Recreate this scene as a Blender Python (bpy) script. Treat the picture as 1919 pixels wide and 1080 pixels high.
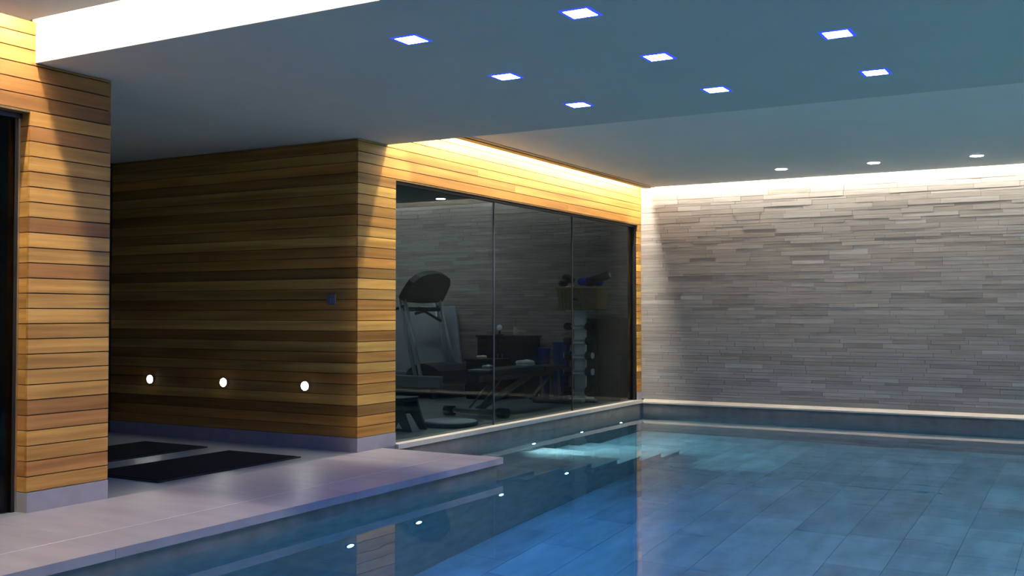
import bpy, bmesh, math, random
from mathutils import Vector, Matrix

# ------------------------------------------------------------------ scene, camera, world, exposure
for o in list(bpy.data.objects): bpy.data.objects.remove(o, do_unlink=True)
scene = bpy.context.scene
COL = scene.collection
EYE = 1.12
F_PX = 1976.0
cam_d = bpy.data.cameras.new('camera')
cam_d.sensor_width = 36.0
cam_d.lens = 36.0 * F_PX / 1919.0
cam_d.clip_start = 0.05
cam = bpy.data.objects.new('camera', cam_d)
COL.objects.link(cam)
yaw, pitch = math.radians(29.7), math.atan(48 / F_PX)
fw = Vector((-math.sin(yaw) * math.cos(pitch), math.cos(yaw) * math.cos(pitch), math.sin(pitch)))
rt = Vector((math.cos(yaw), math.sin(yaw), 0))
up = rt.cross(fw)
cam.matrix_world = Matrix(((rt.x, up.x, -fw.x, 0), (rt.y, up.y, -fw.y, 0), (rt.z, up.z, -fw.z, EYE), (0, 0, 0, 1)))
scene.camera = cam
world = bpy.data.worlds.new('dark_world')
scene.world = world
world.use_nodes = True
world.node_tree.nodes['Background'].inputs[0].default_value = (0.01, 0.012, 0.016, 1)
world.node_tree.nodes['Background'].inputs[1].default_value = 0.2
vs = scene.view_settings
vs.view_transform = 'Standard'
try: vs.look = 'None'
except Exception: pass
vs.exposure = 0.0
vs.gamma = 1.0
vs.use_curve_mapping = False
scene.cycles.max_bounces = 9

# lamp strengths (radiance of the glowing surfaces)
L_COVE = 170.0          # white cove strips
L_HEAD = 310.0          # cove strip over the cedar header
L_GYMCOVE = 40.0
L_BLUE = 170.0          # blue ceiling panels
L_DOWN = 170.0         # recessed downlights
L_GYMDOWN = 290.0
L_NEAR_FILL = 14.0           # unseen fill downlights added in the near ceiling
L_WALL = 60.0          # low alcove wall lights
L_POOL = 60.0          # underwater light lenses
P_POOL = 145.0         # watts of each underwater beam

# ------------------------------------------------------------------ layout (metres)
XW = -5.31             # face of the left wall
YB = 12.68             # face of the stone wall
YP0, YP1 = 3.81, 4.36  # wooden pillar
YA = 6.79              # alcove wall face
YG0, YG1 = 7.31, 12.57 # gym glazing
ZG = 2.27              # top of glazing
ZS = 2.546             # soffit underside
ZC = 2.73              # upper ceiling
YS0, YS1 = 3.84, 7.19  # soffit front and back edges
XD = -4.14             # deck nosing
XPW = -4.20            # pool wall under the deck
YD = 7.12              # deck end
ZW = -0.135            # water level
ZF = -2.22             # pool floor
XR, YN = 4.2, -2.6     # right wall, near wall
ROW0, PITCH = 0.115, 0.0862
rnd = random.Random(7)

# ------------------------------------------------------------------ helpers
MATS = {}
def nodes_of(name):
    m = bpy.data.materials.new(name); m.use_nodes = True
    nt = m.node_tree; nt.nodes.clear()
    out = nt.nodes.new('ShaderNodeOutputMaterial')
    MATS[name] = m
    return m, nt, out
def N(nt, t, **kw):
    n = nt.nodes.new(t)
    for k, v in kw.items():
        if k.startswith('i_'):
            n.inputs[k[2:].replace('_', ' ')].default_value = v
        else: setattr(n, k, v)
    return n
def L(nt, a, b): nt.links.new(a, b)
def c4(c): return (c[0], c[1], c[2], 1)

def plain(name, col, rough=0.5, metal=0.0, noise=0.0, scale=20.0, bump=0.0, spec=0.5):
    m, nt, out = nodes_of(name)
    p = N(nt, 'ShaderNodeBsdfPrincipled')
    p.inputs['Roughness'].default_value = rough
    p.inputs['Metallic'].default_value = metal
    p.inputs['Specular IOR Level'].default_value = spec
    g = N(nt, 'ShaderNodeNewGeometry')
    nz = N(nt, 'ShaderNodeTexNoise'); nz.inputs['Scale'].default_value = scale; nz.inputs['Detail'].default_value = 4
    L(nt, g.outputs['Position'], nz.inputs['Vector'])
    r = N(nt, 'ShaderNodeValToRGB')
    r.color_ramp.elements[0].position = 0.3; r.color_ramp.elements[1].position = 0.7
    r.color_ramp.elements[0].color = c4([x * (1 - noise) for x in col])
    r.color_ramp.elements[1].color = c4([min(1, x * (1 + noise)) for x in col])
    L(nt, nz.outputs['Fac'], r.inputs['Fac']); L(nt, r.outputs['Color'], p.inputs['Base Color'])
    if bump:
        b = N(nt, 'ShaderNodeBump'); b.inputs['Strength'].default_value = bump; b.inputs['Distance'].default_value = 0.01
        L(nt, nz.outputs['Fac'], b.inputs['Height']); L(nt, b.outputs['Normal'], p.inputs['Normal'])
    L(nt, p.outputs['BSDF'], out.inputs['Surface'])
    return m
def glow(name, col, strength):
    m, nt, out = nodes_of(name)
    e = N(nt, 'ShaderNodeEmission'); e.inputs['Color'].default_value = c4(col); e.inputs['Strength'].default_value = strength
    L(nt, e.outputs['Emission'], out.inputs['Surface'])
    return m

def cedar():
    m, nt, out = nodes_of('cedar')
    g = N(nt, 'ShaderNodeNewGeometry'); oi = N(nt, 'ShaderNodeObjectInfo')
    sc = N(nt, 'ShaderNodeVectorMath', operation='MULTIPLY'); sc.inputs[1].default_value = (0.7, 0.7, 16)
    L(nt, g.outputs['Position'], sc.inputs[0])
    rm = N(nt, 'ShaderNodeMath', operation='MULTIPLY'); rm.inputs[1].default_value = 37.0
    L(nt, oi.outputs['Random'], rm.inputs[0])
    ad = N(nt, 'ShaderNodeVectorMath', operation='ADD')
    cb = N(nt, 'ShaderNodeCombineXYZ'); L(nt, rm.outputs[0], cb.inputs['X']); L(nt, rm.outputs[0], cb.inputs['Z'])
    L(nt, sc.outputs[0], ad.inputs[0]); L(nt, cb.outputs[0], ad.inputs[1])
    n1 = N(nt, 'ShaderNodeTexNoise'); n1.inputs['Scale'].default_value = 1.0; n1.inputs['Detail'].default_value = 5; n1.inputs['Distortion'].default_value = 0.4
    L(nt, ad.outputs[0], n1.inputs['Vector'])
    sc2 = N(nt, 'ShaderNodeVectorMath', operation='MULTIPLY'); sc2.inputs[1].default_value = (6, 6, 320)
    L(nt, g.outputs['Position'], sc2.inputs[0])
    n2 = N(nt, 'ShaderNodeTexNoise'); n2.inputs['Scale'].default_value = 1.0; n2.inputs['Detail'].default_value = 2
    L(nt, sc2.outputs[0], n2.inputs['Vector'])
    r = N(nt, 'ShaderNodeValToRGB')
    r.color_ramp.elements[0].position = 0.30; r.color_ramp.elements[0].color = (0.60, 0.54, 0.46, 1)
    r.color_ramp.elements[1].position = 0.70; r.color_ramp.elements[1].color = (1.15, 1.15, 1.12, 1)
    L(nt, n1.outputs['Fac'], r.inputs['Fac'])
    mx = N(nt, 'ShaderNodeMix', data_type='RGBA', blend_type='MULTIPLY'); mx.inputs['Factor'].default_value = 1
    L(nt, oi.outputs['Color'], mx.inputs['A']); L(nt, r.outputs['Color'], mx.inputs['B'])
    r2 = N(nt, 'ShaderNodeValToRGB')
    r2.color_ramp.elements[0].position = 0.3; r2.color_ramp.elements[0].color = (0.88, 0.86, 0.84, 1)
    r2.color_ramp.elements[1].position = 0.7; r2.color_ramp.elements[1].color = (1.05, 1.05, 1.05, 1)
    L(nt, n2.outputs['Fac'], r2.inputs['Fac'])
    mx2 = N(nt, 'ShaderNodeMix', data_type='RGBA', blend_type='MULTIPLY'); mx2.inputs['Factor'].default_value = 1
    L(nt, mx.outputs['Result'], mx2.inputs['A']); L(nt, r2.outputs['Color'], mx2.inputs['B'])
    p = N(nt, 'ShaderNodeBsdfPrincipled'); p.inputs['Roughness'].default_value = 0.5
    p.inputs['Specular IOR Level'].default_value = 0.3
    L(nt, mx2.outputs['Result'], p.inputs['Base Color'])
    b = N(nt, 'ShaderNodeBump'); b.inputs['Strength'].default_value = 0.15; b.inputs['Distance'].default_value = 0.004
    L(nt, n2.outputs['Fac'], b.inputs['Height']); L(nt, b.outputs['Normal'], p.inputs['Normal'])
    L(nt, p.outputs['BSDF'], out.inputs['Surface'])

def pieces_mat(name, stops, rough, streak, grain=0.3, bump=0.3, spec=0.3):
    """stone or tile pieces: one tone for each piece, fine streaks within it"""
    m, nt, out = nodes_of(name)
    g = N(nt, 'ShaderNodeNewGeometry'); oi = N(nt, 'ShaderNodeObjectInfo')
    s = N(nt, 'ShaderNodeMath', operation='ADD'); L(nt, g.outputs['Random Per Island'], s.inputs[0]); L(nt, oi.outputs['Random'], s.inputs[1])
    fr = N(nt, 'ShaderNodeMath', operation='FRACT'); L(nt, s.outputs[0], fr.inputs[0])
    r = N(nt, 'ShaderNodeValToRGB')
    el = r.color_ramp.elements
    el[0].position, el[0].color = stops[0][0], c4(stops[0][1])
    el[1].position, el[1].color = stops[-1][0], c4(stops[-1][1])
    for q, c in stops[1:-1]:
        e = el.new(q); e.color = c4(c)
    L(nt, fr.outputs[0], r.inputs['Fac'])
    sc = N(nt, 'ShaderNodeVectorMath', operation='MULTIPLY'); sc.inputs[1].default_value = streak
    L(nt, g.outputs['Position'], sc.inputs[0])
    n1 = N(nt, 'ShaderNodeTexNoise'); n1.inputs['Scale'].default_value = 1.0; n1.inputs['Detail'].default_value = 5
    L(nt, sc.outputs[0], n1.inputs['Vector'])
    r2 = N(nt, 'ShaderNodeValToRGB')
    a, b_ = 1 - grain, 1 + grain
    r2.color_ramp.elements[0].position = 0.3; r2.color_ramp.elements[0].color = (a, a, a, 1)
    r2.color_ramp.elements[1].position = 0.7; r2.color_ramp.elements[1].color = (b_, b_, b_, 1)
    L(nt, n1.outputs['Fac'], r2.inputs['Fac'])
    mx = N(nt, 'ShaderNodeMix', data_type='RGBA', blend_type='MULTIPLY'); mx.inputs['Factor'].default_value = 1
    L(nt, r.outputs['Color'], mx.inputs['A']); L(nt, r2.outputs['Color'], mx.inputs['B'])
    p = N(nt, 'ShaderNodeBsdfPrincipled'); p.inputs['Roughness'].default_value = rough
    p.inputs['Specular IOR Level'].default_value = spec
    L(nt, mx.outputs['Result'], p.inputs['Base Color'])
    bp = N(nt, 'ShaderNodeBump'); bp.inputs['Strength'].default_value = bump; bp.inputs['Distance'].default_value = 0.006
    L(nt, n1.outputs['Fac'], bp.inputs['Height']); L(nt, bp.outputs['Normal'], p.inputs['Normal'])
    L(nt, p.outputs['BSDF'], out.inputs['Surface'])

def pane_mat(name, tint, refl=1.0):
    m, nt, out = nodes_of(name)
    t = N(nt, 'ShaderNodeBsdfTransparent'); t.inputs['Color'].default_value = c4(tint)
    g = N(nt, 'ShaderNodeBsdfGlossy'); g.inputs['Roughness'].default_value = 0.0
    f = N(nt, 'ShaderNodeFresnel'); f.inputs['IOR'].default_value = 1.45
    k = N(nt, 'ShaderNodeMath', operation='MULTIPLY'); k.inputs[1].default_value = refl
    L(nt, f.outputs[0], k.inputs[0])
    mx = N(nt, 'ShaderNodeMixShader'); L(nt, k.outputs[0], mx.inputs[0])
    L(nt, t.outputs[0], mx.inputs[1]); L(nt, g.outputs[0], mx.inputs[2])
    L(nt, mx.outputs[0], out.inputs['Surface'])

def water_mat():
    m, nt, out = nodes_of('water')
    g = N(nt, 'ShaderNodeNewGeometry')
    n = N(nt, 'ShaderNodeTexNoise'); n.inputs['Scale'].default_value = 1.6; n.inputs['Detail'].default_value = 2
    L(nt, g.outputs['Position'], n.inputs['Vector'])
    b = N(nt, 'ShaderNodeBump'); b.inputs['Strength'].default_value = 0.05; b.inputs['Distance'].default_value = 0.02
    L(nt, n.outputs['Fac'], b.inputs['Height'])
    s = N(nt, 'ShaderNodeBsdfGlass'); s.inputs['IOR'].default_value = 1.333; s.inputs['Roughness'].default_value = 0.0
    L(nt, b.outputs['Normal'], s.inputs['Normal'])
    L(nt, s.outputs[0], out.inputs['Surface'])
    v = N(nt, 'ShaderNodeVolumeAbsorption'); v.inputs['Color'].default_value = (0.25, 0.74, 0.94, 1); v.inputs['Density'].default_value = 0.33
    L(nt, v.outputs[0], out.inputs['Volume'])

cedar()
pieces_mat('stone', [(0.0, (0.235, 0.212, 0.195)), (0.2, (0.285, 0.258, 0.238)), (0.7, (0.32, 0.292, 0.27)), (0.95, (0.345, 0.32, 0.30)), (1.0, (0.41, 0.385, 0.365))], 0.75, (3, 3, 60), 0.16, 0.2)
pieces_mat('deck_tile', [(0.0, (0.275, 0.248, 0.262)), (1.0, (0.30, 0.272, 0.288))], 0.42, (1.5, 6, 6), 0.12, 0.05)
pieces_mat('pool_tile', [(0.0, (0.35, 0.43, 0.44)), (0.5, (0.42, 0.50, 0.51)), (1.0, (0.50, 0.58, 0.58))], 0.6, (5, 1.5, 5), 0.22, 0.1)
plain('pool_wall', (0.205, 0.185, 0.17), 0.6, noise=0.2, scale=6)
plain('plinth_tile', (0.33, 0.31, 0.33), 0.5, noise=0.08, scale=9)
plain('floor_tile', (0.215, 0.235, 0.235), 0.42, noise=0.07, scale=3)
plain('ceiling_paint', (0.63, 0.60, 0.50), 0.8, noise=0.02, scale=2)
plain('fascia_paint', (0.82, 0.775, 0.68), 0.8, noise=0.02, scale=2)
plain('plaster', (0.5, 0.49, 0.48), 0.85, noise=0.05, scale=4)
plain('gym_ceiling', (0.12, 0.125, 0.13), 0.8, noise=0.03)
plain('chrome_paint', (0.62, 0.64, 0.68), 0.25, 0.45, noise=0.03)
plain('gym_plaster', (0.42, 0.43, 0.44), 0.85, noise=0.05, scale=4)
plain('backing', (0.03, 0.02, 0.015), 0.9, noise=0.1)
plain('pale_stone', (0.55, 0.50, 0.435), 0.5, noise=0.05, scale=8)
plain('brown_trim', (0.17, 0.10, 0.035), 0.5, noise=0.15, scale=30)
plain('tan_trim', (0.42, 0.32, 0.2), 0.6, noise=0.1, scale=30)
plain('dark_frame', (0.012, 0.012, 0.013), 0.4, noise=0.1)
plain('steel', (0.62, 0.62, 0.64), 0.28, 1.0, noise=0.05)
plain('steel_satin', (0.5, 0.5, 0.52), 0.4, 1.0, noise=0.05)
plain('black_plastic', (0.016, 0.017, 0.02), 0.45, noise=0.15)
plain('black_rubber', (0.011, 0.012, 0.014), 0.8, noise=0.3, scale=90, bump=0.3)
plain('black_leather', (0.035, 0.04, 0.042), 0.42, noise=0.2, scale=40, bump=0.15)
plain('grey_metal', (0.22, 0.22, 0.22), 0.4, 0.6, noise=0.1)
plain('joint_grey', (0.07, 0.072, 0.075), 0.5, noise=0.05)
plain('leaning_grey', (0.27, 0.29, 0.34), 0.6, noise=0.05)
plain('grout', (0.62, 0.58, 0.58), 0.7, noise=0.05)
plain('grey_plastic', (0.19, 0.21, 0.25), 0.4, noise=0.08)
plain('pale_grey', (0.52, 0.55, 0.62), 0.5, noise=0.05)
plain('rack_paint', (0.78, 0.88, 0.88), 0.4, noise=0.05)
plain('white_cloth', (0.85, 0.85, 0.86), 0.9, noise=0.05, bump=0.3)
plain('white_plastic', (0.85, 0.85, 0.85), 0.35, noise=0.02)
plain('blue_plastic', (0.015, 0.04, 0.26), 0.45, noise=0.1)
plain('blue_cloth', (0.03, 0.08, 0.62), 0.85, noise=0.2, bump=0.3)
plain('wicker', (0.27, 0.20, 0.085), 0.7, noise=0.3, scale=60, bump=0.4)
plain('red_plastic', (0.4, 0.02, 0.02), 0.4, noise=0.05)
plain('olive', (0.30, 0.27, 0.10), 0.6, noise=0.2)
plain('mat_black', (0.010, 0.011, 0.014), 0.95, noise=0.5, scale=120, bump=0.6, spec=0.1)
plain('door_dark', (0.018, 0.014, 0.011), 0.5, noise=0.2, scale=12)
plain('switch_metal', (0.30, 0.32, 0.33), 0.35, 0.7, noise=0.03)
pane_mat('gym_glass', (0.56, 0.61, 0.61), 0.2)
pane_mat('dark_glass', (0.22, 0.23, 0.25), 0.7)
water_mat()
glow('led_white', (1.0, 0.93, 0.80), L_COVE)
glow('led_head', (1.0, 0.93, 0.80), L_HEAD)
glow('led_gym', (0.88, 0.96, 1.0), L_GYMCOVE)
glow('blue_panel', (0.10, 0.17, 1.0), L_BLUE)
glow('blue_halo', (0.03, 0.07, 1.0), 1.5)  # lens halo of the panels, made as a glowing colour
glow('down_glow', (1.0, 0.95, 0.86), L_DOWN)
glow('near_fill_glow', (1.0, 0.93, 0.82), L_NEAR_FILL)
glow('gym_down_glow', (0.86, 0.97, 1.0), L_GYMDOWN)
glow('wall_glow', (0.95, 1.0, 0.88), L_WALL)
glow('pool_glow', (0.55, 0.84, 1.0), L_POOL)
glow('pool_glow_blue', (0.20, 0.48, 1.0), L_POOL)

def mat(n): return MATS[n]
def link(name, me, m=None, parent=None):
    o = bpy.data.objects.new(name, me)
    COL.objects.link(o)
    if m and len(me.materials) == 0: me.materials.append(mat(m))
    if parent: o.parent = parent
    return o
def tag(o, label, cat=None, group=None, kind=None):
    if label: o['label'] = label
    if cat: o['category'] = cat
    if group: o['group'] = group
    if kind: o['kind'] = kind
    return o
def empty(name, loc=(0, 0, 0), rz=0.0):
    o = bpy.data.objects.new(name, None); COL.objects.link(o)
    o.location = loc; o.rotation_euler = (0, 0, rz); o.empty_display_size = 0.1
    return o
class MB:
    """collects shapes of ONE part"""
    def __init__(s): s.bm = bmesh.new()
    def box(s, a, b, bev=0.0):
        r = bmesh.ops.create_cube(s.bm, size=1.0)
        v = r['verts']
        lo = [min(a[i], b[i]) for i in range(3)]; hi = [max(a[i], b[i]) for i in range(3)]
        for p in v: p.co = Vector([(lo[i] + hi[i]) / 2 + p.co[i] * (hi[i] - lo[i]) for i in range(3)])
        if bev:
            es = list({e for p in v for e in p.link_edges})
            bmesh.ops.bevel(s.bm, geom=es, offset=bev, segments=2, affect='EDGES', profile=0.5)
        return s
    def tube(s, p, q, r, r2=None, seg=14):
        p, q = Vector(p), Vector(q); d = q - p
        m = Matrix.Translation((p + q) / 2) @ d.to_track_quat('Z', 'Y').to_matrix().to_4x4()
        bmesh.ops.create_cone(s.bm, cap_ends=True, segments=seg, radius1=r, radius2=r if r2 is None else r2, depth=d.length, matrix=m)
        return s
    def ball(s, c, r, sc=(1, 1, 1), seg=14):
        m = Matrix.Translation(c) @ Matrix.Diagonal((sc[0], sc[1], sc[2], 1))
        bmesh.ops.create_uvsphere(s.bm, u_segments=seg, v_segments=seg // 2 + 1, radius=r, matrix=m)
        return s
    def prism(s, pts, off):
        """polygon pts (3D) extruded by vector off"""
        v0 = [s.bm.verts.new(p) for p in pts]; v1 = [s.bm.verts.new(Vector(p) + Vector(off)) for p in pts]
        n = len(pts)
        s.bm.faces.new(v0[::-1]); s.bm.faces.new(v1)
        for i in range(n): s.bm.faces.new((v0[i], v0[(i + 1) % n], v1[(i + 1) % n], v1[i]))
        return s
    def lathe(s, prof, c=(0, 0, 0), seg=28):
        rings = []
        for r, z in prof:
            rings.append([s.bm.verts.new((c[0] + r * math.cos(2 * math.pi * k / seg), c[1] + r * math.sin(2 * math.pi * k / seg), c[2] + z)) for k in range(seg)])
        for a, b in zip(rings, rings[1:]):
            for k in range(seg): s.bm.faces.new((a[k], a[(k + 1) % seg], b[(k + 1) % seg], b[k]))
        s.bm.faces.new(rings[0][::-1]); s.bm.faces.new(rings[-1])
        return s
    def build(s, name, m, parent=None, smooth=False):
        bmesh.ops.recalc_face_normals(s.bm, faces=s.bm.faces)
        me = bpy.data.meshes.new(name); s.bm.to_mesh(me); s.bm.free()
        if smooth:
            for p in me.polygons: p.use_smooth = len(p.vertices) <= 4
        return link(name, me, m, parent)
def box(name, a, b, m, parent=None, bev=0.0): return MB().box(a, b, bev).build(name, m, parent)

UNIT = {}
def unit_piece(m, cham=0.0):
    """unit cube shared by alike pieces"""
    if m not in UNIT:
        bm = bmesh.new(); bmesh.ops.create_cube(bm, size=1.0)
        me = bpy.data.meshes.new('piece_' + m); bm.to_mesh(me); bm.free(); me.materials.append(mat(m)); UNIT[m] = me
    return UNIT[m]
def piece(name, a, b, m, parent, color=None):
    o = bpy.data.objects.new(name, unit_piece(m)); COL.objects.link(o); o.parent = parent
    o.location = [(a[i] + b[i]) / 2 for i in range(3)]
    o.scale = [abs(b[i] - a[i]) for i in range(3)]
    if color: o.color = c4(color)
    return o
def boxes_mesh(name, lst, m, parent):
    V, Fc = [], []
    q = [(0, 3, 2, 1), (4, 5, 6, 7), (0, 1, 5, 4), (1, 2, 6, 5), (2, 3, 7, 6), (3, 0, 4, 7)]
    for a, b in lst:
        n = len(V)
        V += [(a[0], a[1], a[2]), (b[0], a[1], a[2]), (b[0], b[1], a[2]), (a[0], b[1], a[2]), (a[0], a[1], b[2]), (b[0], a[1], b[2]), (b[0], b[1], b[2]), (a[0], b[1], b[2])]
        Fc += [tuple(n + i for i in f) for f in q]
    me = bpy.data.meshes.new(name); me.from_pydata(V, [], Fc); me.update()
    return link(name, me, m, parent)

# ------------------------------------------------------------------ setting: floors, pool
S = 'structure'
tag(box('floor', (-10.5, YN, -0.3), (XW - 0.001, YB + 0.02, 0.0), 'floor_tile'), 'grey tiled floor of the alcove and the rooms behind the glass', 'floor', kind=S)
deck = empty('deck_paving', (XW, 1.2, -0.05)); tag(deck, 'pale mauve-grey stone deck running along the left edge of the pool', 'deck', kind=S)
def keep(o, parent):                # parent without moving: parts are written in world metres
    o.parent = parent; o.matrix_parent_inverse = Matrix.Translation(-Vector(parent.location)); return o
keep(box('deck_slab', (XW, YN, -0.30), (XPW - 0.1, YD - 0.1, -0.05), 'plinth_tile'), deck)
ys = [-2.6, -0.9, 0.9, 2.12, 3.45, 5.28, YD]
for i in range(6):
    keep(piece('coping_tile', (-4.508, ys[i] + .001, -0.048), (XD, ys[i + 1] - .001, 0.0), 'deck_tile', None), deck)
ys = [-2.6, -1.1, 0.45, 2.0, 3.55, 5.1, 6.6, YD]
for i in range(7):
    keep(piece('deck_tile', (XW, ys[i] + .001, -0.05), (-4.514, ys[i + 1] - .001, 0.0), 'deck_tile', None), deck)
keep(box('grout_line', (-4.5138, YN, -0.045), (-4.5082, YD, 0.0004), 'grout'), deck)
near = box('floor_near', (XPW, YN, -0.3), (XR, 1.2, 0.0), 'floor_tile'); tag(near, 'grey tiled floor at the near end of the pool', 'floor', kind=S)
right = box('floor_right', (3.0, 1.2, -0.3), (XR, YB, 0.0), 'floor_tile'); tag(right, 'grey tiled floor along the far long side of the pool', 'floor', kind=S)

pool = empty('pool_basin', (-1.0, 6.9, ZF)); tag(pool, 'stone-lined swimming pool basin with blue-lit tiled bottom', 'pool', kind=S)
keep(box('side_wall', (XPW - 0.12, 1.1, ZF - 0.1), (XPW, YD, -0.05), 'pool_wall'), pool)
keep(box('end_wall', (XW, YD - 0.1, ZF - 0.1), (XPW - .12, YD, -0.05), 'pool_wall'), pool)
keep(box('side_wall', (XW - 0.14, YD, ZF - 0.1), (XW, YB + 0.1, -0.02), 'pool_wall'), pool)
keep(box('end_wall', (XW, YB, ZF - 0.1), (XR, YB + 0.14, -0.02), 'pool_wall'), pool)
keep(box('side_wall', (3.0, 1.2, ZF - 0.1), (3.12, YB, -0.3), 'pool_wall'), pool)
keep(box('end_wall', (XPW, 1.08, ZF - 0.1), (3.12, 1.2, -0.3), 'pool_wall'), pool)
keep(box('bottom_slab', (XW, 1.1, ZF - 0.15), (3.1, YB, ZF - 0.012), 'pool_wall'), pool)
r_ = random.Random(3)
x = XPW + 0.002; ci = 0; tiles = []
while x < 2.98:
    y = 1.2 - r_.uniform(0, 0.9); x1 = min(x + 0.40, 3.0)
    while y < YB:
        y1 = y + 0.80
        a, b = max(y, 1.2), min(y1, YB)
        if b - a > 0.05: tiles.append((x, a, x1, b))
        y = y1
    x = x1; ci += 1
far_t = []
for (x0, a, x1, b) in tiles:
    # tiles the camera can see through the surface stay single pieces
    if a > 4.2 and x0 < 2.0 - (12.7 - b) * 0.25: keep(piece('pool_tile', (x0 + .002, a + .002, ZF - 0.012), (x1 - .002, b - .002, ZF + r_.uniform(-.001, .002)), 'pool_tile', None), pool)
    else: far_t.append(((x0 + .002, a + .002, ZF - 0.012), (x1 - .002, b - .002, ZF)))
far_t.append(((XW, 11.1, ZF - 0.012), (XPW, YB, ZF)))
o = boxes_mesh('pool_tiles', far_t, 'pool_tile', None); o['kind'] = 'stuff'; keep(o, pool)
steps = empty('pool_steps', (-4.75, 9.1, ZF)); tag(steps, 'broad underwater steps going down beside the gym glazing', 'steps', kind=S)
yb = [YD, 7.735, 8.28, 8.84, 9.42, 9.97, 10.56, 11.1]
zb = [-0.38, -0.64, -0.89, -1.15, -1.40, -1.67, -1.94]
for i in range(7):
    keep(box('step_block', (XW, yb[i], ZF), (XPW, yb[i + 1], zb[i] - 0.03), 'pool_wall'), steps)
    keep(piece('tread', (XW, yb[i], zb[i] - 0.03), (XPW + 0.02, yb[i + 1] + 0.02, zb[i]), 'pool_tile', None), steps)
wt = box('pool_water', (XW - 0.02, 1.15, ZF - 0.05), (3.05, YB + 0.02, ZW), 'water')
tag(wt, 'still clear blue water filling the swimming pool', 'water', kind='stuff')

# ------------------------------------------------------------------ left wall with cedar boards
base = (0.61, 0.325, 0.075)
def tone(i):
    z = ROW0 + (i + .5) * PITCH
    k = rnd.uniform(0.80, 1.10); hue = rnd.uniform(-1, 1)
    for zz, kk, hh in ((1.01, 1.5, 0.4), (0.42, 1.3, 0.4), (1.667, 1.3, 0.3), (1.434, 0.52, 0), (2.01, 0.6, -0.2), (2.25, 0.6, -0.5), (0.316, 0.58, -0.4), (0.93, 0.62, -0.9), (1.35, 1.2, .4), (0.78, .7, -.4)):
        if abs(z - zz) < PITCH * 0.5: k, hue = kk, hh
    return (base[0] * k * (1 - 0.04 * hue), base[1] * k * (1 + 0.10 * hue), base[2] * k * (1 + 0.18 * hue))
TONES = [tone(i) for i in range(32)]
def vary(c, a=0.12):
    k = rnd.uniform(1 - a, 1 + a); return tuple(x * k for x in c)
wl = empty('wall_left', (XW, YP0, 0)); tag(wl, 'cedar-clad left wall with pillar, corner and header around the glazing', 'wall', kind=S)
TH = 0.018
def wboard(y0, y1, i, z1=None, c=None):
    z0 = ROW0 + i * PITCH
    keep(piece('board', (XW - TH, y0, z0 + .003), (XW, y1, (z1 or z0 + PITCH) - .003), 'cedar', None, c or vary(TONES[i])), wl)
def core(a, b): keep(box('wall_core', a, b, 'backing'), wl)
XI = XW - 0.14
core((XI, YP0 + TH, 0), (XW - TH, YP1, ZS + .2)); core((XI, YA + TH, 0), (XW - TH, YG0, 2.88))
core((XI, YG0, ZG), (XW - TH, YB, 2.88)); core((XI, YG1, 0), (XW - TH, YB, ZG))
core((XI, YN, ZG), (XW - TH, YP0 + TH, 2.88)); core((XI, YN, 0), (XW - TH, 0.6, ZG))
pillar_tones = [vary((0.60, 0.31, 0.08) if rnd.random() < .6 else (0.42, 0.19, 0.055), 0.2) for _ in range(32)]
for i in range(31):
    z0 = ROW0 + i * PITCH
    if i < 25:
        wboard(YP0, YP1, i, c=pillar_tones[i]); wboard(YA, YG0, i); wboard(YG1, YB, i)
        keep(piece('board', (XI, YP0, z0 + .002), (XW - TH - .001, YP0 + TH, z0 + PITCH - .002), 'cedar', None, pillar_tones[i]), wl)
        wboard(YN, 0.6, i, c=pillar_tones[i])
    else:
        cut = min(z0 + PITCH, ZS - .001)
        top = min(z0 + PITCH, 2.78)
        if i <= 28 and cut - z0 > .006:
            if i < 28:
                wboard(YN, 1.9, i, c=vary(pillar_tones[i])); wboard(1.903, YP1, i, c=pillar_tones[i])
                j = YG0 + 2.2 + 1.3 * math.sin(i * 2.3)
                wboard(YA, j, i); wboard(j + .003, YB, i)
            else:
                wboard(YP0, YP1, i, cut, pillar_tones[i]); wboard(YA, YS1, i, cut)
        if i >= 28:
            wboard(YN, YS0, i, top, pillar_tones[i]); wboard(YS1, YB, i, top)
for a, b in (((XI, YP0, 0), (XW + .004, YP1, ROW0 - .002)), ((XI, YA - .004, 0), (XW + .004, YG0, ROW0 - .002)), ((XI, YG1, 0), (XW + .002, YB, ROW0 - .002)), ((XI, YN, 0), (XW + .004, 0.6, ROW0 - .002))):
    keep(box('plinth', a, b, 'plinth_tile'), wl)
# soffits over the two openings
keep(box('opening_soffit', (XI, YG0, ZG - .012), (XW - .001, YG1, ZG), 'brown_trim'), wl)
keep(box('opening_soffit', (XI, 0.6, ZG - .012), (XW - .001, YP0, ZG), 'brown_trim'), wl)

wa = empty('wall_alcove', (-6.8, YA, 0)); tag(wa, 'cedar-clad alcove wall with three low lights', 'wall', kind=S)
keep(box('wall_core', (-8.4, YA + TH, 0), (XW - .14, YA + 0.12, 2.88), 'backing'), wa)
for i in range(29):
    z0 = ROW0 + i * PITCH; z1 = min(z0 + PITCH, ZS - .001)
    if z1 - z0 < .006: continue
    keep(piece('board', (-8.24, YA, z0 + .002), (XW - TH - .001, YA + TH, z1 - .002), 'cedar', None, tuple(x * .9 for x in TONES[i])), wa)  # same cedar, darkened: alcove shade put into the board colour
keep(box('plinth', (-8.24, YA - .004, 0), (XI, YA + TH, ROW0 - .002), 'plinth_tile'), wa)
tag(box('wall_passage', (-8.4, YP1 - .06, 0), (XI, YP1, ZS + .2), 'plaster'), 'plain partition behind the wooden pillar', 'wall', kind=S)
dr = empty('door_1', (-8.3, 5.6, 0)); tag(dr, 'dark door and frame at the end of the alcove', 'door', kind=S)
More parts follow.
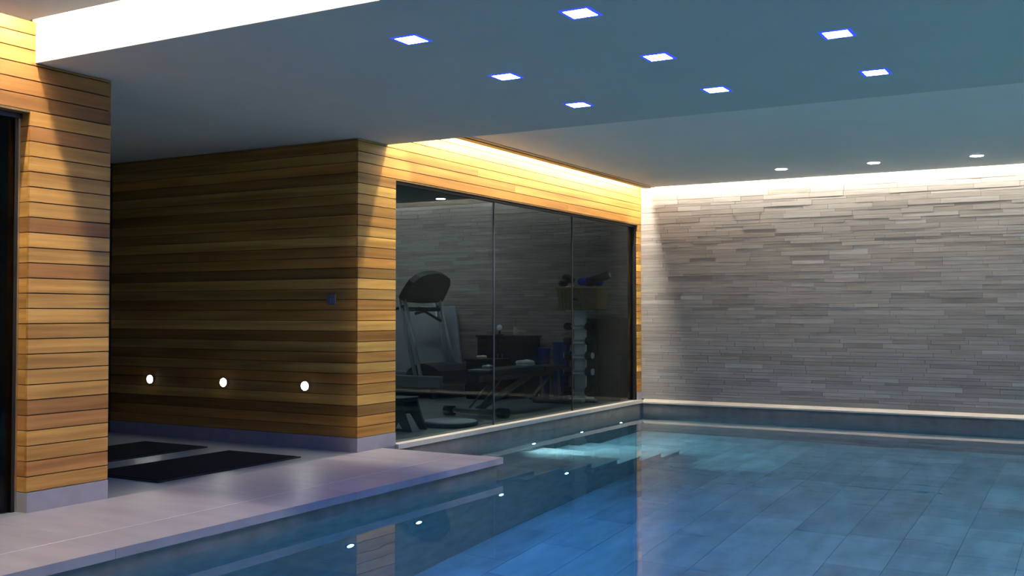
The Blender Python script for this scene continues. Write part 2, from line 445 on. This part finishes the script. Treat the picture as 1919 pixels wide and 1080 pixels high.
keep(box('door_frame', (-8.34, 6.70, 0), (-8.24, YA + TH, ZS), 'door_dark'), dr)
keep(box('door_leaf', (-8.40, YP1, 0), (-8.34, 6.70, ZS), 'door_dark'), dr)
keep(MB().tube((-8.34, 6.5, 1.0), (-8.29, 6.5, 1.0), .01).tube((-8.29, 6.5, 1.0), (-8.29, 6.38, 1.0), .009).build('door_handle', 'steel_satin'), dr)

# ------------------------------------------------------------------ stone wall
wb = box('wall_back', (-10.5, YB + 0.02, 0.0), (XR, YB + 0.2, 2.95), 'backing'); tag(wb, 'grey split-face stone wall behind the pool with a glowing top edge', 'wall', kind=S)
rs = random.Random(11)
stones = []
z = 0.022
while z < 2.85:
    h = rs.choice((0.032, 0.045, 0.045, 0.058)); z1 = min(z + h, 2.86)
    x = -10.4 - rs.uniform(0, .5)
    while x < XR:
        w = rs.uniform(0.26, 0.62); x1 = min(x + w, XR)
        a, b = max(x, -10.4), x1
        if a < XW < b and b - a > .1:      # the gym partition meets the wall here
            stones.append((a, XW - .001, z, z1)); stones.append((XW, b, z, z1))
        elif b - a > .02: stones.append((a, b, z, z1))
        x = x1
    z = z1
def stone_box(s):
    d = rs.uniform(0.0, 0.006)
    return (s[0] + .001, YB + d, s[2] + .001), (s[1] - .001, YB + 0.024, s[3] - .001)
vis = [s for s in stones if s[0] >= XW - .01 and s[0] < -0.9 and s[3] < 2.73]
vis.sort(key=lambda s: -(s[1] - s[0]) * (s[3] - s[2]))
big = set(vis[:300])
for s in vis[:300]:
    a, b = stone_box(s); piece('stone', a, b, 'stone', wb)
o = boxes_mesh('stones', [stone_box(s) for s in stones if s not in big], 'stone', wb); o['kind'] = 'stuff'
tag(MB().prism([(XW + .04, YB + .02, -.03), (XW + .04, YB - .06, -.03), (XW + .04, YB - .06, -.012), (XW + .04, YB - .002, .021), (XW + .04, YB + .02, .021)], (XR - XW - .04, 0, 0)).build('trim_1', 'pale_stone'), 'thin pale ledge along the foot of the stone wall', 'ledge', kind=S)
tag(box('trim_2', (XI, YG0, -0.03), (XW + .035, YB, 0.012), 'pale_stone'), 'thin pale sill under the gym glazing', 'sill', kind=S)
tag(box('trim_3', (-10.4, YB - 0.03, 0.0), (XI, YB + .02, 0.022), 'pale_stone'), 'thin pale skirting at the foot of the gym stone wall', 'skirting', kind=S)

# ------------------------------------------------------------------ plain walls out of the picture
tag(box('wall_right', (XR, YN, -0.3), (XR + .15, YB + .2, 2.95), 'plaster'), 'plain plaster wall on the right of the pool', 'wall', kind=S)
tag(box('wall_front', (-10.5, YN - .15, -0.3), (XR + .15, YN, 2.95), 'plaster'), 'plain plaster wall at the near end', 'wall', kind=S)
tag(box('wall_gym', (-10.55, YN, -0.3), (-10.4, YB + .2, 2.95), 'gym_plaster'), 'plain grey end wall of the gym', 'wall', kind=S)
tag(box('wall_gym_side', (-10.4, YA + .12, 0), (XI, YA + .2, 2.9), 'gym_plaster'), 'plain grey side wall of the gym behind the alcove', 'wall', kind=S)

# ------------------------------------------------------------------ ceilings
tag(box('ceiling_slab', (-10.5, YN, 2.88), (XR, YB + .02, 3.05), 'plaster'), 'concrete slab above the ceiling coves', 'ceiling', kind=S)
tag(box('ceiling_soffit', (-8.4, YS0, ZS), (XR, YS1, 2.879), 'ceiling_paint'), 'lowered grey ceiling band with blue light panels', 'ceiling', kind=S)
GAP = 0.16
tag(box('ceiling_far', (XW + GAP, YS1 + GAP, ZC), (XR, YB - GAP, 2.80), 'fascia_paint'), 'raised ceiling panel before the stone wall', 'ceiling', kind=S)
tag(box('ceiling_near', (XW + GAP, YN, ZC), (XR, YS0 - GAP, 2.80), 'fascia_paint'), 'raised ceiling panel at the near end', 'ceiling', kind=S)
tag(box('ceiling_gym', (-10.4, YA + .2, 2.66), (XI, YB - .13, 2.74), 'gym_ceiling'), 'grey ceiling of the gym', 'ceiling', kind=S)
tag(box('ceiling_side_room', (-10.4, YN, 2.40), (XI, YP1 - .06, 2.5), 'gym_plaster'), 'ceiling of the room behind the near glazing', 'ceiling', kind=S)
tag(box('trim_4', (XW + .125, YS1 + GAP, ZC - .014), (XW + GAP + .045, YB - GAP, ZC + .07), 'brown_trim'), 'brown trim at the ceiling edge above the gym glazing', 'trim', kind=S)
tag(box('trim_5', (XW + GAP + .046, YS1 + GAP, ZC - .006), (XW + GAP + .10, YB - GAP, ZC + .001), 'tan_trim'), 'tan trim beside the brown ceiling trim', 'trim', kind=S)

# cove light strips, up inside the slots
def strip(a, b, m, label, group=None):
    o = empty('led_strip', ((a[0] + b[0]) / 2, (a[1] + b[1]) / 2, 2.87)); tag(o, label, 'light strip', group)
    keep(box('channel', (a[0] - .006, a[1] - .006, 2.858), (b[0] + .006, b[1] + .006, 2.879), 'steel_satin'), o)
    keep(box('diffuser', (a[0], a[1], 2.852), (b[0], b[1], 2.858), m), o)
g5 = 'cove light strips'
strip((XW + .16, YB - .10, 0), (XR - .05, YB - .07, 0), 'led_white', 'white light strip in the cove along the top of the stone wall', g5)
strip((XW + .09, YS1 + .16, 0), (XW + .12, YB - .14, 0), 'led_head', 'white light strip in the cove above the gym glazing', g5)
strip((XW + .16, YS1 + .09, 0), (XR - .05, YS1 + .12, 0), 'led_white', 'white light strip in the cove behind the far edge of the soffit', g5)
strip((XW + .16, YS0 - .12, 0), (XR - .05, YS0 - .09, 0), 'led_white', 'white light strip in the cove at the near edge of the soffit', g5)
strip((XW + .09, YN + .1, 0), (XW + .12, YS0 - .16, 0), 'led_white', 'white light strip in the cove above the near left glazing', g5)
strip((-10.3, YB - .09, 0), (XI - .1, YB - .06, 0), 'led_gym', 'white light strip in the cove along the gym stone wall', g5)

# ------------------------------------------------------------------ glazing
w1 = empty('window_1', (-5.37, 9.9, 0)); tag(w1, 'large tinted gym glazing set in the cedar wall', 'window', kind=S)
XGL = -5.37
pj_ = [YG0 + .012, 9.045, 10.80, YG1 - .012]
for i in range(3):
    keep(box('pane', (XGL - .006, pj_[i] + .002, .012), (XGL + .006, pj_[i + 1] - .002, ZG - .03), 'gym_glass'), w1)
for yy, jm in zip(pj_[1:3], ('grey_plastic', 'joint_grey')): keep(box('joint', (XGL - .008, yy - .002, .012), (XGL + .008, yy + .002, ZG - .03), jm), w1)
keep(box('head_frame', (XGL - .02, YG0, ZG - .035), (XGL + .02, YG1, ZG - .012), 'dark_frame'), w1)
keep(box('side_frame', (XGL - .03, YG0, 0.012), (XGL + .03, YG0 + .014, ZG - .012), 'dark_frame'), w1)
keep(box('side_frame', (XGL - .03, YG1 - .03, 0.012), (XGL + .03, YG1, ZG - .012), 'dark_frame'), w1)
w2 = empty('window_2', (-5.41, 2.2, 0)); tag(w2, 'dark glass door panel to the left of the wooden pillar', 'window', kind=S)
keep(box('pane', (-5.418, 0.62, .01), (-5.406, YP0 - .03, ZG - .03), 'dark_glass'), w2)
keep(box('head_frame', (-5.44, 0.6, ZG - .04), (-5.38, YP0, ZG - .012), 'dark_frame'), w2)
keep(box('side_frame', (-5.44, YP0 - .03, 0), (-5.40, YP0, ZG - .012), 'dark_frame'), w2)
keep(box('edge_strip', (-5.402, YP0 - .012, 0), (-5.395, YP0 - .001, ZG - .012), 'steel'), w2)
keep(box('side_frame', (-5.44, 0.6, 0), (-5.38, 0.63, ZG - .012), 'dark_frame'), w2)

# ------------------------------------------------------------------ ceiling lamps
cols = [(-3.155, 'left'), (-2.18, 'second'), (-1.205, 'third'), (-0.23, 'fourth')]
rows = [(4.475, 'nearest'), (5.46, 'middle'), (6.445, 'farthest')]
for cx, cn in cols:
    for ry, rn in rows:
        o = empty('ceiling_panel_light', (cx, ry, ZS)); tag(o, f'square blue-white panel light in the {cn} column of the soffit, {rn} row', 'ceiling light', 'blue panel lights in the soffit')
        h = 0.062
        keep(box('diffuser', (cx - h, ry - h, ZS - .004), (cx + h, ry + h, ZS), 'blue_panel'), o)
        f = MB()
        e = h + .018
        for a, b in (((-e, -e), (e, -h)), ((-e, h), (e, e)), ((-e, -h), (-h, h)), ((h, -h), (e, h))):
            f.box((cx + a[0], ry + a[1], ZS - .003), (cx + b[0], ry + b[1], ZS))
        keep(f.build('halo_rim', 'blue_halo'), o)  # glowing rim stands in for the lens halo around the panel
def downlight(x, y, z, m, label, group, r=.06):
    o = empty('downlight', (x, y, z)); tag(o, label, 'downlight', group)
    keep(MB().lathe([(r + .016, -.001), (r + .014, -.005), (r + .002, -.006), (r + .002, -.001)], (x, y, z)).build('bezel', 'white_plastic'), o)
    keep(MB().lathe([(r, -.004), (r, -.0075)], (x, y, z)).build('lens', m), o)
for i, (x, nm) in enumerate(((-4.2, 'hidden end of row by the cedar header'), (-3.19, 'first round downlight from the cedar header, before the stone wall'), (-2.2, 'second round downlight from the cedar header, before the stone wall'), (-1.19, 'third round downlight from the cedar header, before the stone wall'), (-0.19, 'fourth'), (0.81, 'fifth'), (1.81, 'sixth'), (2.81, 'seventh'))):
    if i == 0: continue
    if i > 3: nm = nm + ' round downlight from the cedar header, before the stone wall'
    downlight(x, 11.63, ZC, 'down_glow', 'white ' + nm, 'downlights before the stone wall')
for x, nm in ((-3.2, 'left'), (-1.2, 'second'), (0.8, 'third'), (2.8, 'right')):
    downlight(x, 1.7, ZC, 'near_fill_glow', f'added unseen fill downlight in the near ceiling panel, {nm} of the row', 'added near fill lights')  # row added out of view as fill for the deck and pillar
for x, nm in ((-7.80, 'nearest the glazing'), (-8.62, 'next to the first'), (-9.45, 'farthest from the glazing')):
    downlight(x, 11.75, 2.66, 'gym_down_glow', f'small white gym downlight {nm}', 'gym downlights')
downlight(-6.7, 9.7, 2.66, 'gym_down_glow', 'added gym downlight above the weight bench, brightening the gear', 'gym downlights')  # added lamp that brightens the bench and gear
downlight(-7.8, 8.4, 2.66, 'gym_down_glow', 'added gym downlight in the middle of the gym ceiling, brightening the gear', 'gym downlights')  # second added lamp, brightens the gear near the glass

# low wall lights in the alcove
for x, nm in ((-7.70, 'left, beside the dark door'), (-6.78, 'middle one of the three'), (-5.855, 'right, nearest the corner')):
    o = empty('wall_light', (x, YA, 0.517)); tag(o, f'small round low wall light in the cedar alcove, {nm}', 'wall light', 'low alcove lights')
    keep(MB().tube((x, YA - .008, .517), (x, YA + .001, .517), .043, seg=24).build('bezel', 'steel_satin'), o)
    keep(MB().tube((x, YA - .0105, .517), (x, YA - .0075, .517), .036, seg=24).build('lens', 'wall_glow'), o)

# underwater lights
def pool_light(p, n, label, m='pool_glow', tint=(0.78, 1.0, 0.95), power=1.0):
    o = empty('pool_light', p); tag(o, label, 'pool light', 'underwater lights')
    p, n = Vector(p), Vector(n)
    keep(MB().tube(p, p + n * .012, .036, seg=20).build('bezel', 'steel_satin'), o)
    keep(MB().tube(p + n * .0125, p + n * .016, .029, seg=20).build('lens', m), o)
    ld = bpy.data.lights.new('pool_beam', 'SPOT'); ld.energy = P_POOL * power; ld.color = tint; ld.spot_size = math.radians(150); ld.spot_blend = 0.9; ld.shadow_soft_size = 0.03
    lo = bpy.data.objects.new('pool_beam', ld); COL.objects.link(lo)
    lo.location = p + n * .05; lo.rotation_euler = (n + Vector((0, 0, -.75))).to_track_quat('-Z', 'Y').to_euler(); keep(lo, o)
BLUE_TINT = (0.12, 0.38, 1.0)
for y, nm in ((5.29, 'first and nearest'), (6.04, 'second'), (7.17, 'third'), (8.31, 'fourth, on the side of the steps')):
    pool_light((XPW, y, -1.02), (1, 0, 0), f'small white underwater light below the deck edge, {nm}', 'pool_glow_blue', BLUE_TINT, 0.15)
for y, nm in ((9.75, 'nearest'), (10.9, 'middle'), (12.0, 'farthest, by the corner')):
    pool_light((XW, y, -0.94), (1, 0, 0), f'small white underwater light below the gym sill, {nm}', power=0.30)
for y, nm in ((2.2, 'first'), (3.7, 'second'), (5.2, 'third'), (6.7, 'fourth'), (8.2, 'fifth'), (9.7, 'sixth'), (11.2, 'seventh')):
    pool_light((3.0, y, -1.02), (-1, 0, 0), f'added unseen underwater fill light on the right pool side, {nm} from the near end')  # unseen lights added to brighten the pool floor
for x, nm in ((-3, 'left'), (-1, 'second'), (1, 'third')):
    pool_light((x, 1.2, -1.02), (0, 1, 0), f'added unseen blue underwater fill light on the near pool end, {nm}', 'pool_glow_blue', BLUE_TINT, 0.7)  # unseen lights added to turn the near pool floor deep blue

# ------------------------------------------------------------------ alcove things
o = empty('wall_switch', (-5.58, YA, 1.235)); tag(o, 'small grey metal switch plate on the cedar alcove wall', 'switch')
keep(box('plate', (-5.625, YA - .008, 1.19), (-5.535, YA + .001, 1.28), 'switch_metal', bev=.003), o)
keep(box('rocker', (-5.604, YA - .013, 1.21), (-5.582, YA - .0075, 1.26), 'grey_plastic', bev=.002), o)
keep(box('rocker', (-5.578, YA - .013, 1.21), (-5.556, YA - .0075, 1.26), 'grey_plastic', bev=.002), o)
def floor_mat(x0, x1, y0, y1, label):
    cx, cy = (x0 + x1) / 2, (y0 + y1) / 2
    t = empty('floor_mat', (cx, cy, 0)); tag(t, label, 'mat', 'black mats on the alcove floor')
    keep(box('pile', (x0 + .02, y0 + .02, 0.0), (x1 - .02, y1 - .02, .014), 'mat_black', bev=.004), t)
    b = MB()
    for a, c in (((x0, y0), (x1, y0 + .02)), ((x0, y1 - .02), (x1, y1)), ((x0, y0 + .02), (x0 + .02, y1 - .02)), ((x1 - .02, y0 + .02), (x1, y1 - .02))):
        b.box((a[0], a[1], 0), (c[0], c[1], .009))
    keep(b.build('border', 'black_rubber'), t)
floor_mat(-6.26, -5.50, 4.92, 6.33, 'black woven mat on the alcove floor, the one nearer the pool')
floor_mat(-7.34, -6.59, 4.92, 6.42, 'black woven mat on the alcove floor, the one farther from the pool')

# ------------------------------------------------------------------ gym things
# treadmill: runs along x, console to the right of the belt
t = empty('treadmill', (-8.6, 11.93, 0)); tag(t, 'black and chrome treadmill with a wide console behind the gym glass', 'treadmill')
def K(o): return keep(o, t)
ya, yc = 11.5, 12.34
for y in (ya, yc):
    for dx in (0.0, -0.085):
        K(MB().tube((-7.93 + dx, y, .24), (-8.215 + dx, y, 1.33), .027, seg=16).build('upright', 'chrome_paint', smooth=True))
    K(MB().box((-9.75, y - .045, .14), (-7.62, y + .045, .30), .015).build('side_rail', 'grey_plastic'))
    for x in (-9.6, -7.75): K(MB().tube((x, y, 0), (x, y, .15), .035).build('foot', 'black_rubber'))
K(MB().box((-9.72, ya + .05, .2), (-8.2, yc - .05, .235)).build('running_belt', 'black_rubber'))
hood = [(-8.25, 0, .22), (-8.2, 0, .36), (-8.1, 0, .43), (-7.95, 0, .46), (-7.8, 0, .43), (-7.68, 0, .36), (-7.62, 0, .22)]
K(MB().prism([(p[0], ya + .05, p[2]) for p in hood], (0, yc - ya - .1, 0)).build('motor_hood', 'black_plastic'))
# console: arched slab, top tilted away from the runner
cn = MB(); pts = []
yl, yh = ya - .06, yc + .06
prof = [(0.0, .10), (0.0, .0), (.15, -.02), (.5, -.03), (.85, -.02), (1.0, 0.0), (1.0, .10), (.97, .24), (.88, .32), (.72, .365), (.5, .385), (.28, .365), (.12, .32), (.03, .24)]
for u, s_ in prof:
    pts.append((-8.27 + s_ * .62, yl + u * (yh - yl), 1.335 + s_ * .97))
co = cn.prism(pts, (.075, 0, -.045)).build('console', 'black_plastic'); K(co)
scr = [(-8.283 + s_ * .62, yl + u * (yh - yl), 1.345 + s_ * .97) for u, s_ in ((.3, .1), (.7, .1), (.7, .30), (.3, .30))]
K(MB().prism(scr, (.012, 0, -.008)).build('screen', 'dark_frame'))
for y in (ya, yc): K(MB().tube((-8.2, y, 1.22), (-8.62, y, 1.12), .022).build('handrail', 'black_rubber', smooth=True))
K(MB().tube((-8.2, ya, 1.18), (-8.2, yc, 1.18), .03).build('crossbar', 'black_plastic', smooth=True))
K(MB().tube((-8.19, ya + .3, 1.2), (-8.12, yc - .1, 1.02), .02).build('cable_guide', 'black_plastic', smooth=True))
# pale mat leaning on the gym wall behind the treadmill
o = MB().prism([(-9.3, 12.42, 0.03), (-7.85, 12.42, 0.03), (-8.12, 12.60, 1.22), (-9.3, 12.60, 1.22)], (0, .035, 0.006)).build('exercise_mat', 'leaning_grey')
tag(o, 'pale grey panel leaning on the gym wall behind the treadmill', 'mat')

# weight bench along y
t = empty('weight_bench', (-6.1, 10.8, 0)); tag(t, 'black padded weight bench on a grey frame behind the gym glass', 'bench')
def pad(x0, x1, y0, y1, z0, z1, nm): K(MB().box((x0, y0, z0), (x1, y1, z1), .025).build(nm, 'black_leather', smooth=False))
pad(-6.26, -5.94, 9.95, 11.22, .425, .50, 'back_pad'); pad(-6.24, -5.96, 11.27, 11.80, .415, .485, 'seat_pad')
K(MB().box((-6.125, 10.0, .36), (-6.075, 11.75, .42)).build('spine', 'grey_metal'))
K(MB().tube((-6.05, 9.86, .07), (-6.1, 11.15, .38), .035).build('main_beam', 'grey_metal', smooth=True))
for dx in (-.06, .06):
    K(MB().tube((-6.06 + dx, 9.78, .08), (-6.07 + dx, 10.35, .42), .012).build('strut', 'grey_metal', smooth=True))
K(MB().tube((-6.36, 9.78, .06), (-5.70, 9.78, .06), .03).build('front_foot', 'grey_metal', smooth=True))
for x in (-6.37, -5.69): K(MB().tube((x - .06, 9.78, .055), (x + .06, 9.78, .055), .052, seg=18).build('rubber_end', 'black_rubber', smooth=True))
for x in (-6.22, -5.98):
    K(MB().tube((x, 11.70, .03), (x, 11.62, .42), .018).build('rear_leg', 'grey_metal', smooth=True))
K(MB().tube((-6.36, 11.70, .03), (-5.84, 11.70, .03), .03).build('rear_foot', 'grey_metal', smooth=True))
K(MB().tube((-6.1, 11.15, .1), (-6.1, 11.66, .36), .02).build('rear_brace', 'grey_metal', smooth=True))
K(MB().ball((-5.99, 10.22, .27), .032).build('adjust_knob', 'red_plastic', smooth=True))
def towel(c, s, label):
    m = MB(); 
    for i in range(5):
        a = i * 1.9
        m.ball((c[0] + .05 * s * math.cos(a), c[1] + .07 * s * math.sin(a), c[2] + .038 * s), .058 * s, (1.1, 1.3, .50 + .1 * (i % 2)), 12)
    m.box((c[0] - .08 * s, c[1] - .1 * s, c[2] + .001), (c[0] + .08 * s, c[1] + .1 * s, c[2] + .02 * s), .006)
    tag(m.build('towel', 'white_cloth', smooth=True), label, 'towel', 'white towels in the gym')
towel((-6.10, 11.02, .50), 1.0, 'crumpled white towel on the bench near its seat end')
towel((-6.18, 10.28, .50), .55, 'small folded white cloth on the bench near the pane joint')

# black crate behind the bench
t = empty('storage_crate', (-7.15, 11.9, 0)); tag(t, 'low black crate on the gym floor between treadmill and cabinet', 'crate')
K(MB().box((-7.40, 11.75, 0.0), (-6.95, 12.1, .50), .01).build('body', 'black_plastic')); K(MB().box((-7.42, 11.73, .50), (-6.93, 12.12, .53), .008).build('lid', 'black_plastic'))
towel((-7.22, 11.86, .53), .6, 'small white cloth on the low black crate')

# black cabinet with two small things on top
t = empty('low_cabinet', (-7.12, 12.4, 0)); tag(t, 'black two-door cabinet against the gym wall behind the bench', 'cabinet')
K(MB().box((-7.50, 12.2, .04), (-6.76, 12.62, .80), .006).build('body', 'black_plastic')); K(MB().box((-7.52, 12.18, .80), (-6.74, 12.63, .825), .004).build('top', 'black_plastic'))
for x0, x1, hx in ((-7.485, -7.135, -7.165), (-7.125, -6.775, -7.095)):
    d = K(MB().box((x0, 12.182, .07), (x1, 12.2, .785), .004).build('door', 'black_plastic'))
    h_ = MB().tube((hx, 12.172, .45), (hx, 12.172, .58), .006).build('handle', 'steel_satin'); h_.parent = d
for x in (-7.45, -6.81): K(box('foot', (x - .03, 12.22, 0), (x + .03, 12.6, .04), 'black_plastic'))
t = empty('table_lamp', (-7.24, 12.35, .825)); tag(t, 'small white globe lamp on a dark stand on the black cabinet', 'lamp')
K(MB().lathe([(.06, 0), (.06, .012), (.015, .02), (.012, .07)], (-7.24, 12.35, .825)).build('stand', 'black_plastic')); K(MB().ball((-7.24, 12.35, .93), .04).build('globe', 'white_plastic', smooth=True))
t = empty('vase', (-6.99, 12.35, .825)); tag(t, 'small pale vase with an olive sprig on the black cabinet', 'vase')
K(MB().lathe([(.022, 0), (.036, .03), (.036, .07), (.02, .10), (.024, .115)], (-6.99, 12.35, .825)).build('body', 'pale_stone', smooth=True))
sp = MB()
for k in range(7):
    a = k * .9; sp.tube((-6.99, 12.35, .92), (-6.99 + .05 * math.cos(a), 12.35 + .05 * math.sin(a), 1.06 + .015 * (k % 3)), .005, .002, 6)
K(sp.build('sprig', 'olive'))
# blue tubs
for x, w, h, nm in ((-6.55, .17, .66, 'slim blue plastic tub beside the black cabinet'), (-6.30, .24, .74, 'wide blue plastic tub beside the dumbbell rack')):
    t = empty('blue_tub', (x, 12.35, 0)); tag(t, nm, 'tub', 'blue tubs in the gym')
    K(MB().lathe([(w * .38, 0), (w * .46, h * .95), (w * .46, h)], (x, 12.35, 0), 24).build('body', 'blue_plastic', smooth=True)); K(MB().lathe([(w * .5, h - .03), (w * .5, h + .005), (w * .44, h + .01)], (x, 12.35, 0), 24).build('rim', 'blue_plastic'))

# dumbbell rack with five dumbbells, basket on top
RX, RY = -5.885, 12.05
t = empty('dumbbell_rack', (RX, RY, 0)); tag(t, 'pale upright dumbbell tower behind the gym glass', 'dumbbell rack')
K(MB().box((RX - .078, RY, .05), (RX + .078, RY + .05, 1.15), .006).build('column', 'rack_paint'))
K(MB().box((RX - .09, RY - .12, 0), (RX + .09, RY + .25, .05), .01).build('base', 'rack_paint'))
K(MB().box((RX - .24, RY - .03, 0), (RX + .24, RY + .03, .045), .01).build('base_bar', 'grey_metal'))
K(MB().box((RX - .14, RY - .12, 1.15), (RX + .14, RY + .16, 1.165), .003).build('top_plate', 'rack_paint'))
tz = [.94, .757, .573, .37, .125]
for z in tz:
    K(MB().box((RX - .085, RY - .055, z - .018), (RX + .085, RY, z), .004).box((RX - .085, RY - .062, z - .018), (RX + .085, RY - .05, z + .008), .003).build('cradle', 'rack_paint'))
for i, z in enumerate(tz):
    d = empty('dumbbell', (RX, RY - .026, z)); R_ = .043 + .004 * i
    tag(d, ['smallest dumbbell on the top cradle of the tower', 'dumbbell on the second cradle from the top of the tower', 'dumbbell with pale end caps on the middle cradle of the tower', 'dumbbell on the fourth cradle from the top of the tower', 'largest dumbbell on the bottom cradle of the tower'][i], 'dumbbell', 'dumbbells on the tower')
    zc = z + .018
    keep(MB().tube((RX - .13, RY - .026, zc), (RX + .13, RY - .026, zc), .0165).build('handle', 'steel_satin', smooth=True), d)
    for s in (-1, 1):
        hd = keep(MB().tube((RX + s * .105, RY - .026, zc), (RX + s * .185, RY - .026, zc), R_, seg=8).build('head', 'black_rubber'), d)
        keep(MB().tube((RX + s * .185, RY - .026, zc), (RX + s * .20, RY - .026, zc), R_ * .75, seg=16).build('end_cap', 'white_plastic' if i in (2, 3) else 'black_plastic'), d)
# basket
bx, by, bz = RX + .03, RY + .02, 1.171
t = empty('basket', (bx, by, bz)); tag(t, 'tapered tan wicker basket full of gear on top of the dumbbell tower', 'basket')
def frustum(z0, z1, a0, a1, th):
    m = MB(); V = []
    for z, a, q in ((z0, a0, 0), (z1, a1, 0), (z1, a1 - th, 0), (z0 + th, a0 - th, 0)):
        V.append([m.bm.verts.new((bx + sx * a, by + sy * a * .62, bz + z)) for sx, sy in ((-1, -1), (1, -1), (1, 1), (-1, 1))])
    for a, b in zip(V, V[1:]):
        for k in range(4): m.bm.faces.new((a[k], a[(k + 1) % 4], b[(k + 1) % 4], b[k]))
    m.bm.faces.new(V[0]); m.bm.faces.new(V[-1]); return m
K(frustum(0, .275, .255, .285, .015).build('body', 'wicker'))
for k in range(14):   # upright canes woven over the front and back
    u = -1 + 2 * (k + .5) / 14
    for sy in (-1, 1):
        K(MB().tube((bx + u * .25, by + sy * .160, bz + .01), (bx + u * .28, by + sy * .179, bz + .265), .007, seg=6).build('cane', 'wicker'))
for zz, aa in ((.008, .262), (.27, .292)):
    rm_ = MB(); cs = [(-1, -1), (1, -1), (1, 1), (-1, 1)]
    for k in range(4):
        a, b = cs[k], cs[(k + 1) % 4]
        rm_.tube((bx + a[0] * aa, by + a[1] * aa * .63, bz + zz), (bx + b[0] * aa, by + b[1] * aa * .63, bz + zz), .012, seg=8)
    K(rm_.build('rim', 'wicker'))
K(MB().tube((bx - .06, by - .178, bz + .13), (bx + .02, by - .178, bz + .13), .012, seg=8).build('handle', 'black_plastic'))
# gear in the basket
m = MB()
for k in range(9):
    u = k / 8; m.ball((bx - .03 + u * .22, by + .065 + .008 * math.sin(k * 2), bz + .358 + .016 * math.sin(k * 1.3)), .07, (1.0, .85, .75), 12)
tag(m.build('folded_cloth', 'blue_cloth', smooth=True), 'bright blue folded cloth heaped in the basket', 'cloth')
t = empty('foam_roller', (bx + .27, by - .09, bz + .345)); tag(t, 'black foam roller sticking out of the basket to the right', 'roller')
p0, p1 = Vector((bx + .12, by - .09, bz + .345)), Vector((bx + .42, by - .09, bz + .43)); dd = (p1 - p0).normalized()
K(MB().tube(p0, p1, .05, seg=20).build('foam', 'black_rubber', smooth=True)); K(MB().tube(p1 - dd * .01, p1 + dd * .004, .03, seg=16).build('core', 'grey_plastic'))
m = MB()
for k in range(6): m.ball((bx - .26 + .05 * (k % 3), by - .06 + .06 * (k // 3), bz + .335 + .04 * ((k * 2) % 3)), .05, (1, 1.2, .8), 10)
tag(m.build('boxing_gloves', 'black_leather', smooth=True), 'black gloves heaped at the left end of the basket', 'gloves')
m = MB(); q = [(-.16, .275), (-.12, .29), (-.08, .285), (-.05, .305)]
for a, b in zip(q, q[1:]): m.tube((bx + a[0], by - .16, bz + a[1]), (bx + b[0], by - .16, bz + b[1]), .012, seg=8)
tag(m.build('strap', 'white_cloth', smooth=True), 'short white strap over the front rim of the basket', 'strap')

# tall black cabinet in the corner
t = empty('tall_cabinet', (-5.78, 12.5, 0)); tag(t, 'plain black cabinet in the gym corner beside the dumbbell tower', 'cabinet')
K(MB().box((-6.08, 12.36, .05), (XI - .01, 12.63, 1.06), .006).build('body', 'black_plastic')); K(box('kick_base', (-6.06, 12.38, 0), (XI - .02, 12.62, .05), 'dark_frame'))
for a, b in ((-6.075, -5.77), (-5.765, XI - .015)): K(MB().box((a, 12.345, .07), (b, 12.36, 1.05), .003).build('door', 'black_plastic'))

# splayed stool and balance disc near the glass
sx, sy = -5.98, 8.33
t = empty('step_stool', (sx, sy, 0)); tag(t, 'black splayed-leg step stool behind the glass beside the cedar corner', 'stool')
K(MB().box((sx - .24, sy - .15, .27), (sx + .10, sy + .15, .315), .012).build('seat', 'black_plastic'))
for dy in (-.14, .115):      # side cheeks with a triangular opening between the legs
    y0 = sy + dy
    K(MB().prism([(sx - .24, y0, .275), (sx + .10, y0, .275), (sx + .15, y0, .13), (sx + .02, y0, .15), (sx - .22, y0, .12)], (0, .025, 0)).build('cheek', 'black_plastic'))
    K(MB().prism([(sx + .02, y0, .15), (sx + .15, y0, .13), (sx + .21, y0, 0), (sx + .13, y0, 0)], (0, .025, 0)).build('leg', 'black_plastic'))
    K(MB().prism([(sx - .22, y0, .12), (sx - .10, y0, .135), (sx - .16, y0, 0), (sx - .28, y0, 0)], (0, .025, 0)).build('leg', 'black_plastic'))
K(MB().box((sx - .26, sy - .14, 0), (sx + .18, sy - .115, .025)).build('foot_bar', 'black_plastic'))
dx, dy = -5.76, 8.86
t = empty('balance_disc', (dx, dy, 0)); tag(t, 'low round grey balance disc on the gym floor', 'balance disc')
K(MB().lathe([(.22, 0), (.27, .015), (.28, .03), (.27, .04)], (dx, dy, 0), 40).build('base', 'black_rubber', smooth=True)); K(MB().lathe([(.265, .04), (.255, .055), (.15, .068), (.02, .07)], (dx, dy, 0), 40).build('top', 'pale_grey', smooth=True))
